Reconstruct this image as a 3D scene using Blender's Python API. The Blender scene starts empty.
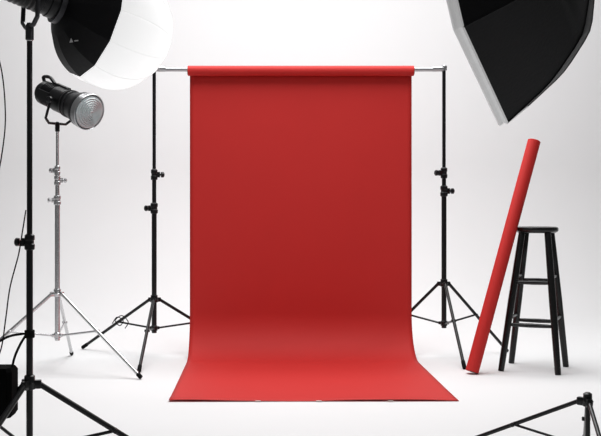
import bpy, math
from mathutils import Vector, Matrix, Quaternion
V = Vector
scene = bpy.context.scene
COL = scene.collection
scene.view_settings.view_transform = 'Standard'

# ---------------------------------------------------------------- materials
def mat(name, col, rough=0.5, metal=0.0, noise=0.0, nscale=40, bump=0.0, spec=0.5, emit=None, coat=0.0, trans=0.0):
    m = bpy.data.materials.new(name); m.use_nodes = True
    nt = m.node_tree; b = nt.nodes['Principled BSDF']
    b.inputs['Base Color'].default_value = (*col, 1)
    b.inputs['Roughness'].default_value = rough
    b.inputs['Metallic'].default_value = metal
    b.inputs['Specular IOR Level'].default_value = spec
    b.inputs['Coat Weight'].default_value = coat
    b.inputs['Transmission Weight'].default_value = trans
    if emit:
        b.inputs['Emission Color'].default_value = (*emit[0], 1)
        b.inputs['Emission Strength'].default_value = emit[1]
    tc = nt.nodes.new('ShaderNodeTexCoord')
    n = nt.nodes.new('ShaderNodeTexNoise'); n.inputs['Scale'].default_value = nscale
    n.inputs['Detail'].default_value = 4
    nt.links.new(tc.outputs['Object'], n.inputs['Vector'])
    if noise > 0:
        mx = nt.nodes.new('ShaderNodeMix'); mx.data_type = 'RGBA'
        mx.inputs[6].default_value = (*[c*(1-noise) for c in col], 1)
        mx.inputs[7].default_value = (*[min(1, c*(1+noise)) for c in col], 1)
        nt.links.new(n.outputs['Fac'], mx.inputs[0])
        nt.links.new(mx.outputs[2], b.inputs['Base Color'])
    if bump > 0:
        bp = nt.nodes.new('ShaderNodeBump'); bp.inputs['Strength'].default_value = bump
        bp.inputs['Distance'].default_value = 0.002
        nt.links.new(n.outputs['Fac'], bp.inputs['Height'])
        nt.links.new(bp.outputs['Normal'], b.inputs['Normal'])
    return m

M_WHITE = mat('studio_white_paint', (0.80, 0.80, 0.805), 0.8, noise=0.01, nscale=3, spec=0.15)
M_RED = mat('red_seamless_paper', (0.55, 0.018, 0.015), 0.7, noise=0.03, nscale=5, bump=0.03, spec=0.40)
M_BLACK = mat('black_anodised_metal', (0.004, 0.004, 0.005), 0.28, noise=0.1, spec=0.35)
M_RUB = mat('black_rubber', (0.005, 0.005, 0.005), 0.75, bump=0.1, spec=0.1)
M_PLAS = mat('black_plastic', (0.005, 0.005, 0.006), 0.33, bump=0.08, nscale=200, spec=0.35)
M_CHR = mat('brushed_steel', (0.60, 0.60, 0.61), 0.25, metal=0.95, noise=0.08, nscale=60)
M_DKM = mat('dark_grey_metal', (0.04, 0.04, 0.045), 0.35, metal=0.6)
M_FAB = mat('black_softbox_fabric', (0.004, 0.004, 0.005), 0.5, bump=0.3, nscale=120, spec=0.2)
M_DIF = mat('white_diffusion_fabric', (0.88, 0.88, 0.88), 0.8, bump=0.1, nscale=150, emit=((1, 1, 1), 0.56))
M_SEAM = mat('pale_seam', (0.6, 0.6, 0.6), 0.8, noise=0.05, emit=((1, 1, 1), 0.42))
M_LIP = mat('pale_grey_glow_fabric', (0.64, 0.64, 0.64), 0.8, noise=0.15, nscale=30, bump=0.6, emit=((1, 1, 1), 0.20))  # faint emission added to brighten the softbox lip, which is plain fabric
M_GLASS = mat('frosted_lens_glass', (0.46, 0.52, 0.53), 0.08, metal=0.0, noise=0.35, nscale=14, coat=0.5)
M_WOOD = mat('black_lacquered_wood', (0.004, 0.004, 0.004), 0.25, noise=0.2, nscale=20, spec=0.4)
M_CARD = mat('cardboard_core', (0.30, 0.18, 0.10), 0.8, noise=0.15)
M_MARK = mat('pale_print', (0.5, 0.5, 0.5), 0.6)
M_TAPE = mat('white_tape', (0.75, 0.72, 0.68), 0.6)

# ---------------------------------------------------------------- geometry
def frame(axis, ref=None):
    a = V(axis).normalized()
    r = V(ref) if ref is not None else (V((0, 0, 1)) if abs(a.z) < 0.95 else V((1, 0, 0)))
    u = (r - a*r.dot(a)).normalized()
    return a, u, a.cross(u)

def lathe(p0, axis, prof, segs=20, ref=None, caps=True, phase=0.0):
    a, u, w = frame(axis, ref); p0 = V(p0)
    vs, fs = [], []
    for t, r in prof:
        for i in range(segs):
            an = 2*math.pi*i/segs + phase
            vs.append(p0 + a*t + (u*math.cos(an) + w*math.sin(an))*r)
    for k in range(len(prof)-1):
        for i in range(segs):
            j = (i+1) % segs
            fs.append((k*segs+i, k*segs+j, (k+1)*segs+j, (k+1)*segs+i))
    if caps:
        fs.append(tuple(reversed(range(segs))))
        fs.append(tuple((len(prof)-1)*segs+i for i in range(segs)))
    return vs, fs

def rod(p0, p1, r, r1=None, segs=14, ch=0.0015):
    p0, p1 = V(p0), V(p1); L = (p1-p0).length; r1 = r if r1 is None else r1
    ch = min(ch, r*0.4, L*0.2)
    return lathe(p0, p1-p0, [(0, r-ch), (ch, r), (L-ch, r1), (L, r1-ch)], segs)

def box(c, size, axes=None, bev=0.12):
    c = V(c); ax = axes or (V((1, 0, 0)), V((0, 1, 0)), V((0, 0, 1)))
    ax = [V(q).normalized() for q in ax]
    sx, sy, sz = [q/2 for q in size]; b = min(sx, sy, sz)*bev*2
    def loop(z, ins):
        x, y = sx-ins, sy-ins; k = b
        pts = [(x-k, -y), (x, -y+k), (x, y-k), (x-k, y), (-x+k, y), (-x, y-k), (-x, -y+k), (-x+k, -y)]
        return [c + ax[0]*px + ax[1]*py + ax[2]*z for px, py in pts]
    vs = loop(-sz, b*0.6) + loop(-sz+b, 0) + loop(sz-b, 0) + loop(sz, b*0.6)
    fs = [tuple(reversed(range(8))), tuple(range(24, 32))]
    for k in range(3):
        for i in range(8):
            j = (i+1) % 8
            fs.append((k*8+i, k*8+j, k*8+8+j, k*8+8+i))
    return vs, fs

def smooth_pts(pts, n=8):
    P = [V(p) for p in pts]; out = []
    Q = [P[0]*2-P[1]] + P + [P[-1]*2-P[-2]]
    for i in range(1, len(Q)-2):
        for k in range(n):
            t = k/n; a, b, c, d = Q[i-1], Q[i], Q[i+1], Q[i+2]
            out.append(0.5*((2*b) + (c-a)*t + (2*a-5*b+4*c-d)*t*t + (3*b-a-3*c+d)*t**3))
    out.append(P[-1]); return out

def tube(pts, r, segs=8):
    P = [V(p) for p in pts]; vs, fs = [], []
    t = (P[1]-P[0]).normalized(); _, u, w = frame(t)
    for i, p in enumerate(P):
        if i == 0: nt = (P[1]-P[0]).normalized()
        elif i == len(P)-1: nt = (P[-1]-P[-2]).normalized()
        else: nt = ((P[i+1]-p).normalized()+(p-P[i-1]).normalized()).normalized()
        q = t.rotation_difference(nt); u = q @ u; t = nt; w = t.cross(u)
        for k in range(segs):
            an = 2*math.pi*k/segs
            vs.append(p + (u*math.cos(an)+w*math.sin(an))*r)
    for i in range(len(P)-1):
        for k in range(segs):
            j = (k+1) % segs
            fs.append((i*segs+k, i*segs+j, (i+1)*segs+j, (i+1)*segs+k))
    fs.append(tuple(reversed(range(segs)))); fs.append(tuple((len(P)-1)*segs+k for k in range(segs)))
    return vs, fs

def mesh_obj(name, geoms, m, origin, parent=None, sharp=35, label=None):
    vs, fs, o = [], [], V(origin)
    for gv, gf in geoms:
        n = len(vs); vs += [tuple(V(p)-o) for p in gv]; fs += [tuple(i+n for i in f) for f in gf]
    me = bpy.data.meshes.new(name); me.from_pydata(vs, [], fs); me.update()
    import bmesh
    bm = bmesh.new(); bm.from_mesh(me); bmesh.ops.recalc_face_normals(bm, faces=bm.faces); bm.to_mesh(me); bm.free()
    me.polygons.foreach_set('use_smooth', [True]*len(me.polygons))
    me.set_sharp_from_angle(angle=math.radians(sharp))
    me.materials.append(m)
    ob = bpy.data.objects.new(name, me); COL.objects.link(ob)
    if parent:
        ob.parent = parent
        ob.location = o - V(parent['wo'])
    else:
        ob.location = o
    ob['wo'] = tuple(o)
    if label: ob['label'] = label
    return ob

def thing(name, origin, label, category, group=None):
    e = bpy.data.objects.new(name, None); e.empty_display_size = 0.1
    COL.objects.link(e); e.location = V(origin); e['wo'] = tuple(origin)
    e['label'] = label; e['category'] = category
    if group: e['group'] = group
    return e

# ---------------------------------------------------------------- setting
def structure(ob): ob['kind'] = 'structure'; return ob
CY = 8.6; CR = 1.3
def grid(rows):
    vs = [p for r in rows for p in r]; n = len(rows[0]); fs = []
    for i in range(len(rows)-1):
        for j in range(n-1):
            fs.append((i*n+j, i*n+j+1, (i+1)*n+j+1, (i+1)*n+j))
    return vs, fs
fl = structure(mesh_obj('floor', [grid([[V((x, y, 0)) for x in (-7, 0, 7)] for y in (-3, 0, 3, CY-CR)])], M_WHITE, (0, 0, 0)))
fl['label'] = 'seamless white painted studio floor'
rows = []
for k in range(25):
    th = math.pi/2*k/24
    y = CY-CR+CR*math.sin(th); z = CR-CR*math.cos(th)
    rows.append([V((x, y, z)) for x in (-7, 0, 7)])
rows.append([V((x, CY, 5.2)) for x in (-7, 0, 7)])
wb = structure(mesh_obj('wall_back', [grid(rows)], M_WHITE, (0, CY, 0)))
wb['label'] = 'white curved seamless studio wall'

# ---------------------------------------------------------------- stands
def stand(name, x, y, hub, low, top, r, a0, pr, m, label, collars, group=None, legr=0.0095, kn=M_BLACK, stud=True, ks=1.0, angs=None, tip=.04):
    e = thing(name, (x, y, 0), label, 'light stand', group)
    angs = angs or [a0+120*i for i in range(3)]
    P = lambda z, dx=0, dy=0: V((x+dx, y+dy, z))
    zs = [low-0.03] + [c[0] for c in collars] + [top-(0.04 if stud else 0)]
    rr = pr
    for i in range(len(zs)-1):
        if zs[i+1]-zs[i] < 0.01: continue
        mesh_obj('pole', [rod(P(zs[i]), P(zs[i+1]+(0.01 if i < len(zs)-2 else 0)), rr)], m, P(zs[i]), e)
        rr *= 0.84
    if stud:
        mesh_obj('stud', [lathe(P(top-0.045), (0, 0, 1), [(0, .006), (.004, rr*1.3), (.012, rr*1.3), (.014, .007), (.024, .007), (.026, .0055), (.031, .0055), (.033, .007), (.043, .007), (.045, .005)], 14)], M_CHR, P(top-0.045), e, label='bright metal stud')
    rr = pr
    for z, ka in collars:
        c = math.cos(math.radians(ka)); s = math.sin(math.radians(ka))
        o = V((c, s, 0))
        col = mesh_obj('collar', [lathe(P(z-0.034*ks), (0, 0, 1), [(0, rr*1.1), (.004*ks, rr+.007*ks), (.024*ks, rr+.008*ks), (.028*ks, rr+.004*ks), (.040*ks, rr+.004*ks), (.044*ks, rr+.007*ks), (.062*ks, rr+.007*ks), (.068*ks, rr)], 18),
                  box(P(z)+o*(rr+.010*ks), (.024*ks, .018*ks, .034*ks), (o, V((-s, c, 0)), V((0, 0, 1))))], kn, P(z), e)
        q = P(z)+o*(rr+.018*ks)
        mesh_obj('clamp_knob', [rod(q, q+o*.016*ks, .006*ks), lathe(q+o*.010*ks, o, [(0, .008*ks), (.003*ks, .017*ks), (.016*ks, .018*ks), (.021*ks, .012*ks)], 10)], kn, q, col)
        rr *= 0.86
    mesh_obj('leg_collar', [lathe(P(hub-.022), (0, 0, 1), [(0, pr*1.1), (.003, pr+.008), (.02, pr+.010), (.026, pr+.006), (.044, pr+.006), (.048, pr)], 18)] +
             [box(P(hub-.005, math.cos(q)*(pr+.012), math.sin(q)*(pr+.012)), (.028, .02, .026), (V((math.cos(q), math.sin(q), 0)), V((-math.sin(q), math.cos(q), 0)), V((0, 0, 1)))) for q in [math.radians(g) for g in angs]], kn, P(hub), e)
    mesh_obj('brace_collar', [lathe(P(low-.018), (0, 0, 1), [(0, pr), (.003, pr+.005), (.03, pr+.005), (.034, pr)], 18)] +
             [box(P(low, math.cos(q)*(pr+.008), math.sin(q)*(pr+.008)), (.02, .014, .018), (V((math.cos(q), math.sin(q), 0)), V((-math.sin(q), math.cos(q), 0)), V((0, 0, 1)))) for q in [math.radians(g) for g in angs]], kn, P(low), e)
    for g in angs:
        q = math.radians(g); c, s = math.cos(q), math.sin(q)
        A = P(hub-.005, c*(pr+.02), s*(pr+.02)); B = P(.015, c*r, s*r)
        d = (B-A).normalized()
        leg = mesh_obj('leg', [rod(A, B, legr)], m, A, e)
        mesh_obj('foot_tip', [lathe(B-d*tip, d, [(0, legr), (.003, legr+.002), (tip+.002, legr+.0025), (tip+.010, legr+.001)], 14)], M_RUB, B, leg, label='black rubber foot tip')
        C = A.lerp(B, 0.46)
        D = P(low, c*(pr+.014), s*(pr+.014))
        mesh_obj('brace', [rod(D, C, legr*.62), lathe(C-V((-s, c, 0))*.015, V((-s, c, 0)), [(0, .006), (.002, .008), (.028, .008), (.030, .006)], 12)], m, D, e)
    return e

G = 'stands holding the red backdrop'
stand('backdrop_stand', -0.633, 5.793, .352, .175, 1.743, .575, 28, .0155, M_BLACK, 'black tripod stand holding the crossbar, low spread legs', [(.905, 160), (1.11, 20)], G, stud=False)
stand('backdrop_stand', 1.134, 5.793, .449, .205, 1.743, .46, 35, .0155, M_BLACK, 'black tripod stand holding the crossbar, steep raised legs beside the stool', [(1.01, 10), (1.12, 200)], G, stud=False, angs=[22, 153, 273])
stand('light_stand', -1.115, 5.28, .434, .20, 1.37, .55, -27, .0145, M_CHR, 'silver steel tripod stand carrying a black spotlight', [(.95, 200), (1.06, 20), (1.115, 160)], kn=M_CHR, ks=.8, tip=.02)
stand('light_stand', -.714, 2.97, .36, .155, 1.47, .54, 11, .0105, M_BLACK, 'tall black tripod stand carrying the lantern light', [(.80, 175)], legr=.009, ks=.75)
stand('light_stand', 1.100, 3.17, .265, .11, .292, .535, 141, .0085, M_BLACK, 'short black tripod floor stand with nothing mounted', [], legr=.0072, stud=False, angs=[141, 262, 72])

cp = V((-.86, 5.93, .205))
cord = mesh_obj('cord', [tube(smooth_pts([cp+V(q) for q in [(-.05, 0, -.02), (-.02, 0, .02), (.02, -.01, .0), (0, -.02, -.03), (-.03, -.01, 0), (.01, .0, .03), (.05, 0, -.01), (.03, 0, -.05)]], 6), .003)], M_RUB, cp)
cord['label'] = 'short black cord looped around a stand leg'; cord['category'] = 'cord'

# ---------------------------------------------------------------- crossbar
cb = thing('crossbar', (.25, 5.793, 1.752), 'silver telescopic crossbar resting across the two black stands', 'crossbar')
M_BAR = mat('grey_steel_bar', (0.42, 0.42, 0.43), 0.3, metal=0.9, noise=0.08, nscale=60)
mesh_obj('bar', [rod((-.60, 5.793, 1.752), (1.105, 5.793, 1.752), .014)], M_BAR, (-.6, 5.793, 1.752), cb)
for sx, x in ((-1, -.633), (1, 1.134)):
    mesh_obj('end_hook', [lathe((x, 5.793, 1.7435), (0, 0, 1), [(0, .012), (.002, .018), (.028, .018), (.032, .013)], 16),
                          rod((x, 5.793, 1.756), (x-sx*.07, 5.793, 1.754), .0175)], M_BAR, (x, 5.793, 1.752), cb)

# ---------------------------------------------------------------- red backdrop
X0, X1 = -.4177, .942; YB = 5.793+.030; RZ = 1.743; R = .26
bd = thing('paper_backdrop', ((X0+X1)/2, 5.793, 0), 'wide red seamless paper hanging from the crossbar and sweeping onto the floor', 'photo backdrop')
rows = []; prof = []
n = 30
for i in range(n+1): prof.append((YB, RZ-(RZ-R)*i/n))
for i in range(1, 21):
    th = math.pi/2*i/20
    prof.append((YB-R*(1-math.cos(th)), R-R*math.sin(th)+.002))
for i in range(1, 25):
    prof.append((YB-R-(YB-R-4.439)*i/24, .002))
NX = 48
for k, (y, z) in enumerate(prof):
    row = []
    for j in range(NX+1):
        u = j/NX; x = X0+(X1-X0)*u
        f = max(0, (k-50)/24)
        dz = .004*f**6*(1+math.sin(u*9+1)) + .0006*math.sin(u*23)*f
        dy = .012*u*f
        if k < 40: dy += .0015*math.sin(u*14+k*.12)*min(1, k/10)
        row.append(V((x, y+dy, z+dz)))
    rows.append(row)
sh = mesh_obj('paper_sheet', [grid(rows)], M_RED, ((X0+X1)/2, YB, 0), bd, sharp=80)
so = sh.modifiers.new('thickness', 'SOLIDIFY'); so.thickness = .0006; so.offset = 0
L = 1.376
mesh_obj('paper_roll', [lathe((-.427, 5.793, RZ), (1, 0, 0), [(0, .022), (0, .030), (.001, .031), (L-.001, .031), (L, .030), (L, .022)], 40, caps=False)], M_RED, (-.427, 5.793, RZ), bd)
mesh_obj('cardboard_core', [lathe((-.430, 5.793, RZ), (1, 0, 0), [(0, .0235), (0, .0245), (L+.006, .0245), (L+.006, .0235)], 30, caps=False)], M_CARD, (-.43, 5.793, RZ), bd, label='brown cardboard core tube')
for x in (.0, .285, .62):
    mesh_obj('tape', [box((x, 4.441, .0045), (.025, .012, .001))], M_TAPE, (x, 4.44, .004), bd, label='small strip of pale tape on the paper edge')

# ---------------------------------------------------------------- leaning roll
a = V((1.169, 5.19, .012)); b = V((1.576, 5.42, 1.290)); d = (b-a).normalized(); L = (b-a).length
lr = thing('paper_roll', a, 'tall tightly rolled red backdrop paper leaning on the stool', 'paper roll')
mesh_obj('rolled_paper', [lathe(a, d, [(0, .022), (0, .034), (.002, .036), (L-.002, .036), (L, .034), (L, .022), (L-.05, .022)], 40, caps=False)], M_RED, a, lr)
mesh_obj('cardboard_core', [lathe(a, d, [(0.001, .019), (0.001, .0223), (L-.002, .0223), (L-.002, .019), (L-.1, .019), (L-.1, .001)], 30, caps=False)], M_CARD, a, lr, label='brown cardboard core tube')

# ---------------------------------------------------------------- stool
SX, SY = 1.570, 5.352
st = thing('bar_stool', (SX, SY, 0), 'tall round black wooden stool with the red roll leaning on it', 'stool')
mesh_obj('seat', [lathe((SX, SY, .767), (0, 0, 1), [(0, .102), (.006, .112), (.012, .117), (.024, .118), (.031, .114), (.0345, .104), (.033, .08), (.031, .01)], 48)], M_WOOD, (SX, SY, .767), st)
legs = []
for i in range(4):
    q = math.radians(20+90*i); c, s = math.cos(q), math.sin(q)
    T = V((SX+c*.098, SY+s*.098, .771)); B = V((SX-.016+c*.217, SY+s*.210, 0))
    legs.append((T, B)); dd = B-T; LL = dd.length
    mesh_obj('leg', [lathe(T, dd, [(0, .017), (.002, .018), (LL*.2, .019), (LL*.5, .020), (LL*.9, .0175), (LL-.002, .0165), (LL, .015)], 18)], M_WOOD, T, st)
def legpt(i, z):
    T, B = legs[i]; t = (T.z-z)/(T.z-B.z); return T.lerp(B, t)
for i in range(4):
    j = (i+1) % 4
    for z in (.505 + (.018 if i % 2 else -.012), .272 + (.02 if i % 2 else -.014)):
        A, B = legpt(i, z), legpt(j, z); LL = (B-A).length
        mesh_obj('rung', [lathe(A, B-A, [(0, .009), (LL*.2, .011), (LL*.5, .0125), (LL*.8, .011), (LL, .009)], 14)], M_WOOD, A, st)

# ---------------------------------------------------------------- spotlight on silver stand
def bracket(e, mid, axis, half, drop, base, mm, rw=.006):
    ax = V(axis).normalized(); sd = ax.cross(V((0, 0, 1))).normalized()
    L_, R_ = mid+sd*half, mid-sd*half
    dn = V((base.x-mid.x, base.y-mid.y, -drop))
    pts = [L_, L_+dn*.8, L_+dn-sd*.03, R_+dn+sd*.03, R_+dn*.8, R_]
    P = []
    for i in range(len(pts)-1): P += [pts[i].lerp(pts[i+1], k/4) for k in range(4)]
    P.append(pts[-1])
    y = mesh_obj('yoke_bracket', [tube(P, rw, 10), lathe(mid+dn-V((0, 0, .045)), (0, 0, 1), [(0, .009), (.003, .013), (.045, .013), (.055, .008)], 16)], mm, mid, e)
    for p, o in ((L_, sd), (R_, -sd)):
        mesh_obj('tilt_knob', [lathe(p-o*.012, o, [(0, .006), (.012, .008), (.014, .018), (.028, .019), (.032, .014)], 12)], M_PLAS, p, y)
    return y
d = V((.72, -.61, -.33)).normalized()
lens = V((-.913, 5.13, 1.425)); rear = lens-d*.43
sl = thing('studio_light', rear, 'black spotlight with round glass lens on the silver stand', 'studio light')
prof = [(0, .045), (.004, .058), (.02, .064), (.022, .068), (.05, .068)]
for k in range(6): prof += [(.055+k*.015, .068), (.057+k*.015, .060), (.063+k*.015, .060), (.066+k*.015, .068)]
prof += [(.155, .068), (.157, .072), (.24, .072), (.243, .066), (.26, .066)]
sdv = d.cross(V((0, 0, 1))).normalized()
mesh_obj('lamp_body', [lathe(rear, d, prof, 32), box(rear+d*.19+V((0, 0, .068)), (.12, .03, .03), (d, sdv, sdv.cross(d))),
                       box(rear+d*.10+sdv*.068, (.10, .012, .05), (d, sdv, sdv.cross(d)))], M_PLAS, rear, sl)
hp = [rear+d*.02+V((0, 0, .06)), rear+d*.01+V((0, 0, .085)), rear+d*.07+V((0, 0, .098)), rear+d*.12+V((0, 0, .075))]
mesh_obj('carry_handle', [tube(smooth_pts(hp, 6), .010)], M_PLAS, hp[0], sl)
mesh_obj('control_panel', [lathe(rear-d*.006, d, [(0, .030), (.002, .036), (.007, .040)], 24), rod(rear-d*.018+V((0, 0, .01)), rear, .011)], M_DKM, rear, sl)
hd = mesh_obj('lens_housing', [lathe(rear, d, [(.245, .066), (.25, .076), (.262, .078), (.265, .071), (.275, .071), (.278, .078), (.286, .078), (.29, .072), (.36, .090), (.375, .096), (.40, .098)], 48, caps=False)], M_PLAS, rear+d*.3, sl)
mesh_obj('lens_ring', [lathe(rear, d, [(.395, .096), (.398, .099), (.428, .100), (.434, .101), (.438, .098), (.434, .094), (.41, .092), (.40, .05)], 48, caps=False)], M_BAR, rear+d*.4, hd, label='silver metal ring around the lens')
rp = [(.412, .092)]
for k in range(8):
    r0 = .089-k*.011
    f = lambda r: .420+.034*math.sqrt(max(0, 1-(r/.095)**2))
    rp += [(f(r0)+.005, r0), (f(r0-.007)+.000, max(.002, r0-.007))]
mesh_obj('lens', [lathe(rear, d, rp, 48, caps=True)], M_GLASS, lens, hd, sharp=60, label='domed ringed glass lens')
mid = rear+d*.20
bracket(sl, mid, d, .088, mid.z-1.375, V((-1.115, 5.28, 0)), M_PLAS, .0075)

# ---------------------------------------------------------------- lantern softbox and its lamp
C = V((-.484, 3.16, 1.506)); p = V((-.80, -.55, .26)).normalized(); RR = .207
ls = thing('lantern_softbox', C, 'round white lantern diffuser with black fabric back on a lamp', 'softbox')
def cap_profile(t0, t1, n, r, sc=.95):
    out = []
    for i in range(n+1):
        th = math.radians(t0+(t1-t0)*i/n)
        out.append((r*sc*math.cos(th), r*math.sin(th)))
    return out
NS = 12
mesh_obj('back_cover', [lathe(C, p, cap_profile(14, 70, 14, RR+.002), NS, caps=False)], M_FAB, C+p*.15, ls, sharp=12, label='black fabric back cover with seams')
mesh_obj('diffuser', [lathe(C, p, cap_profile(68, 178, 24, RR), NS, caps=False)], M_DIF, C, ls, sharp=60, label='white translucent fabric diffuser')
_, u_, w_ = frame(p)
seams = []
for k in range(NS):
    an = 2*math.pi*k/NS; dr = u_*math.cos(an)+w_*math.sin(an)
    seams.append(tube([C+p*t+dr*(r+.0005) for t, r in cap_profile(71, 175, 20, RR)], .0011, 6))
mesh_obj('seam', seams, M_SEAM, C, ls, label='thin pale seams between the diffuser panels')
mesh_obj('mount_ring', [lathe(C, p, [(RR*.86, .052), (RR*.90, .06), (RR*1.0, .06), (RR*1.01, .05)], 32)], M_DKM, C+p*.18, ls)
def onsph(dx, dz):
    y = -math.sqrt(max(0, RR**2-dx*dx-dz*dz)); q = V((dx, y, dz))
    k = q.dot(p); q2 = q - p*k*(1-.95); return C + q2*1.02
mv = [onsph(-.117, -.073), onsph(-.103, -.073), onsph(-.110, -.060), onsph(-.099, -.0715), onsph(-.085, -.0715), onsph(-.085, -.068), onsph(-.099, -.068)]
mesh_obj('printed_mark', [(mv, [(0, 1, 2), (3, 4, 5, 6)])], M_MARK, mv[0], ls, label='small pale printed emblem')

hl = C+p*.202
l2 = thing('studio_light', hl, 'black studio lamp head on the tall black stand, holding the lantern', 'studio light')
prof = [(0, .046), (.003, .050), (.03, .050), (.033, .046), (.05, .046), (.052, .049)]
for k in range(6): prof += [(.07+k*.016, .049), (.072+k*.016, .0478), (.079+k*.016, .0478), (.081+k*.016, .049)]
prof += [(.25, .049), (.27, .046), (.275, .038)]
mesh_obj('lamp_body', [lathe(hl, p, prof, 32)], M_PLAS, hl, l2)
mesh_obj('control_panel', [lathe(hl+p*.275, p, [(0, .038), (.006, .036), (.008, .030)], 24)], M_DKM, hl+p*.27, l2)
mid = hl+p*.09
bracket(l2, mid, p, .062, mid.z-1.475, V((-.714, 2.97, 0)), M_DKM, .0075)

# ---------------------------------------------------------------- battery pack + cables
bp = thing('battery_pack', (-.825, 2.99, .25), 'black battery pack strapped to the tall black stand', 'battery pack')
M_CASE = mat('matte_black_case', (0.004, 0.004, 0.004), 0.9, noise=0.1, spec=0.03)
mesh_obj('case', [box((-.825, 2.99, .33), (.12, .10, .155))], M_CASE, (-.82, 2.99, .25), bp)
mesh_obj('front_panel', [box((-.825, 2.938, .34), (.09, .006, .09))], M_CASE, (-.82, 2.938, .34), bp)
mesh_obj('strap', [tube(smooth_pts([(-.865, 2.99, .40), (-.86, 2.99, .45), (-.79, 2.98, .50), (-.725, 2.97, .515)], 6), .004),
                   lathe((-.714, 2.97, .50), (0, 0, 1), [(0, .012), (.002, .016), (.024, .016), (.026, .012)], 16)], M_RUB, (-.86, 2.99, .4), bp)
mesh_obj('strap', [tube(smooth_pts([(-.775, 2.99, .40), (-.765, 2.99, .44), (-.745, 2.98, .48), (-.725, 2.97, .51)], 6), .004)], M_RUB, (-.775, 2.99, .4), bp)
def cable(pts, label):
    c = mesh_obj('power_cable', [tube(smooth_pts(pts, 10), .0022)], M_RUB, pts[0], sharp=80)
    c['label'] = label; c['category'] = 'cable'
hb = hl+p*.285
cable([tuple(hb), (-.93, 2.85, 1.60), (-.86, 2.90, 1.50), (-.805, 2.95, 1.37), (-.79, 2.97, 1.21), (-.80, 2.97, 1.08), (-.83, 2.97, .93), (-.88, 2.97, .70), (-.93, 2.95, .45), (-.95, 2.93, .18), (-.98, 2.90, .012), (-1.2, 2.8, .004)], 'thin black cable hanging from the lamp to the floor')
cable([(-.722, 2.955, .90), (-.732, 2.95, .83), (-.744, 2.95, .76), (-.770, 2.95, .66), (-.785, 2.955, .56), (-.80, 2.96, .47), (-.83, 2.98, .41)], 'thin black cable from the stand down to the battery pack')

# ---------------------------------------------------------------- octagonal softbox
n = V((-.882, .437, -.18)).normalized(); C = V((.658, 2.80, 1.66)); RO = .53
ob = thing('octagonal_softbox', C, 'large black octagonal softbox with pale front edge, hung high', 'softbox')
ref = V((0, 0, -1)); PH = math.radians(10)
D = .30
pr = [(0, 1), (.45, .835), (.8, .62), (.92, .40), (1, .13)]
pp = []
for i in range(len(pr)-1):
    for k in range(4):
        t = k/4; pp.append((D*(pr[i][0]*(1-t)+pr[i+1][0]*t), RO*(pr[i][1]*(1-t)+pr[i+1][1]*t)))
pp.append((D, RO*.13))
def smoothprof(q):
    for _ in range(1):
        q = [q[0]]+[((q[i-1][0]+2*q[i][0]+q[i+1][0])/4, (q[i-1][1]+2*q[i][1]+q[i+1][1])/4) for i in range(1, len(q)-1)]+[q[-1]]
    return q
pp = smoothprof(pp)
mesh_obj('shell', [lathe(C, -n, pp, 8, ref=ref, caps=False, phase=-PH)], M_FAB, C, ob, sharp=25, label='black fabric shell panels')
a_, u_, w_ = frame(-n, ref)
for k in range(8):
    an = math.pi/4*k - PH; dr = u_*math.cos(an)+w_*math.sin(an)
    mesh_obj('rib', [tube([C-n*t+dr*(r+.001) for t, r in pp], .002, 8)], M_FAB, C+dr*RO, ob)
mesh_obj('front_rim', [lathe(C, -n, [(.004, RO*1.0), (.0, RO*1.008), (-.010, RO*.995), (-.020, RO*1.01), (-.025, RO*1.0), (-.023, RO*.985), (.0, RO*.98)], 8, ref=ref, caps=False, phase=-PH)], M_LIP, C, ob, label='pale grey fabric lip with a faint added glow')
mesh_obj('diffuser', [lathe(C, -n, [(-.010, RO*.985), (-.011, .001)], 8, ref=ref, caps=False, phase=-PH)], M_DIF, C, ob, label='white front diffuser')
hubp = C-n*D
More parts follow.
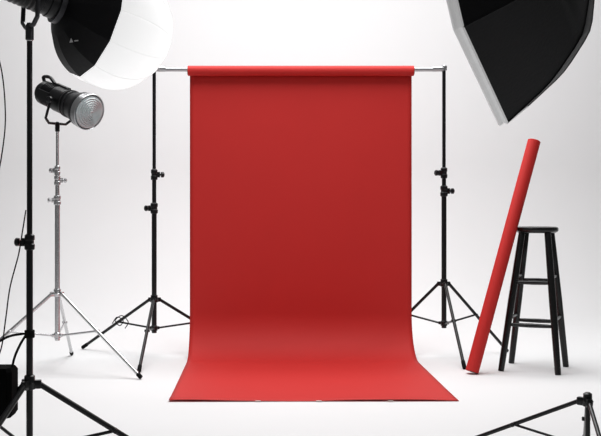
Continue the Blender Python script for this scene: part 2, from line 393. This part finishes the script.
mesh_obj('mounting_ring', [lathe(hubp+n*.01, -n, [(0, RO*.12), (.002, RO*.14), (.025, RO*.14), (.03, RO*.11)], 24)], M_DKM, hubp, ob)

l3 = thing('studio_light', hubp-n*.02, 'black studio lamp head behind the octagonal softbox', 'studio light')
mesh_obj('lamp_body', [lathe(hubp-n*.02, -n, [(0, .05), (.004, .058), (.2, .058), (.21, .05)], 32)], M_PLAS, hubp-n*.02, l3)
sp = V((1.62, 2.45, 0)); m3 = hubp-n*.12
mesh_obj('boom_arm', [rod(m3-V((0, 0, .05)), V((sp.x, sp.y, 1.70)), .012), lathe((sp.x, sp.y, 1.66), (0, 0, 1), [(0, .016), (.003, .025), (.07, .025), (.073, .016)], 18)], M_BLACK, m3, l3)
stand('light_stand', sp.x, sp.y, .5, .22, 1.70, .5, -60, .0135, M_BLACK, 'tall black tripod stand carrying the octagonal softbox', [(1.0, 0)])

# ---------------------------------------------------------------- light
def area(name, loc, target, sx, sy, e):
    l = bpy.data.lights.new(name, 'AREA'); l.shape = 'RECTANGLE'; l.size = sx; l.size_y = sy; l.energy = e
    o = bpy.data.objects.new(name, l); COL.objects.link(o); o.location = loc
    o.rotation_euler = (V(target)-V(loc)).to_track_quat('-Z', 'Y').to_euler()
    return o
area('overhead_light', (.25, 5.10, 3.7), (.25, 5.10, 0), 2.8, 3.0, 154)
area('wall_wash_light', (.4, 6.8, 4.3), (.4, 8.6, .9), 6, 1.0, 96)
w = bpy.data.worlds.new('studio'); scene.world = w; w.use_nodes = True
w.node_tree.nodes['Background'].inputs[0].default_value = (1, 1, 1, 1)
w.node_tree.nodes['Background'].inputs[1].default_value = 0.14

# ---------------------------------------------------------------- camera
cd = bpy.data.cameras.new('camera'); cam = bpy.data.objects.new('camera', cd); COL.objects.link(cam)
cam.location = (0, 0, .9065); cam.rotation_euler = (math.pi/2, 0, 0)
cd.sensor_width = 36; cd.lens = 950/601*36; cd.shift_x = 42.5/601; cd.shift_y = -10/601
scene.camera = cam
for o in bpy.data.objects:
    if 'wo' in o: del o['wo']
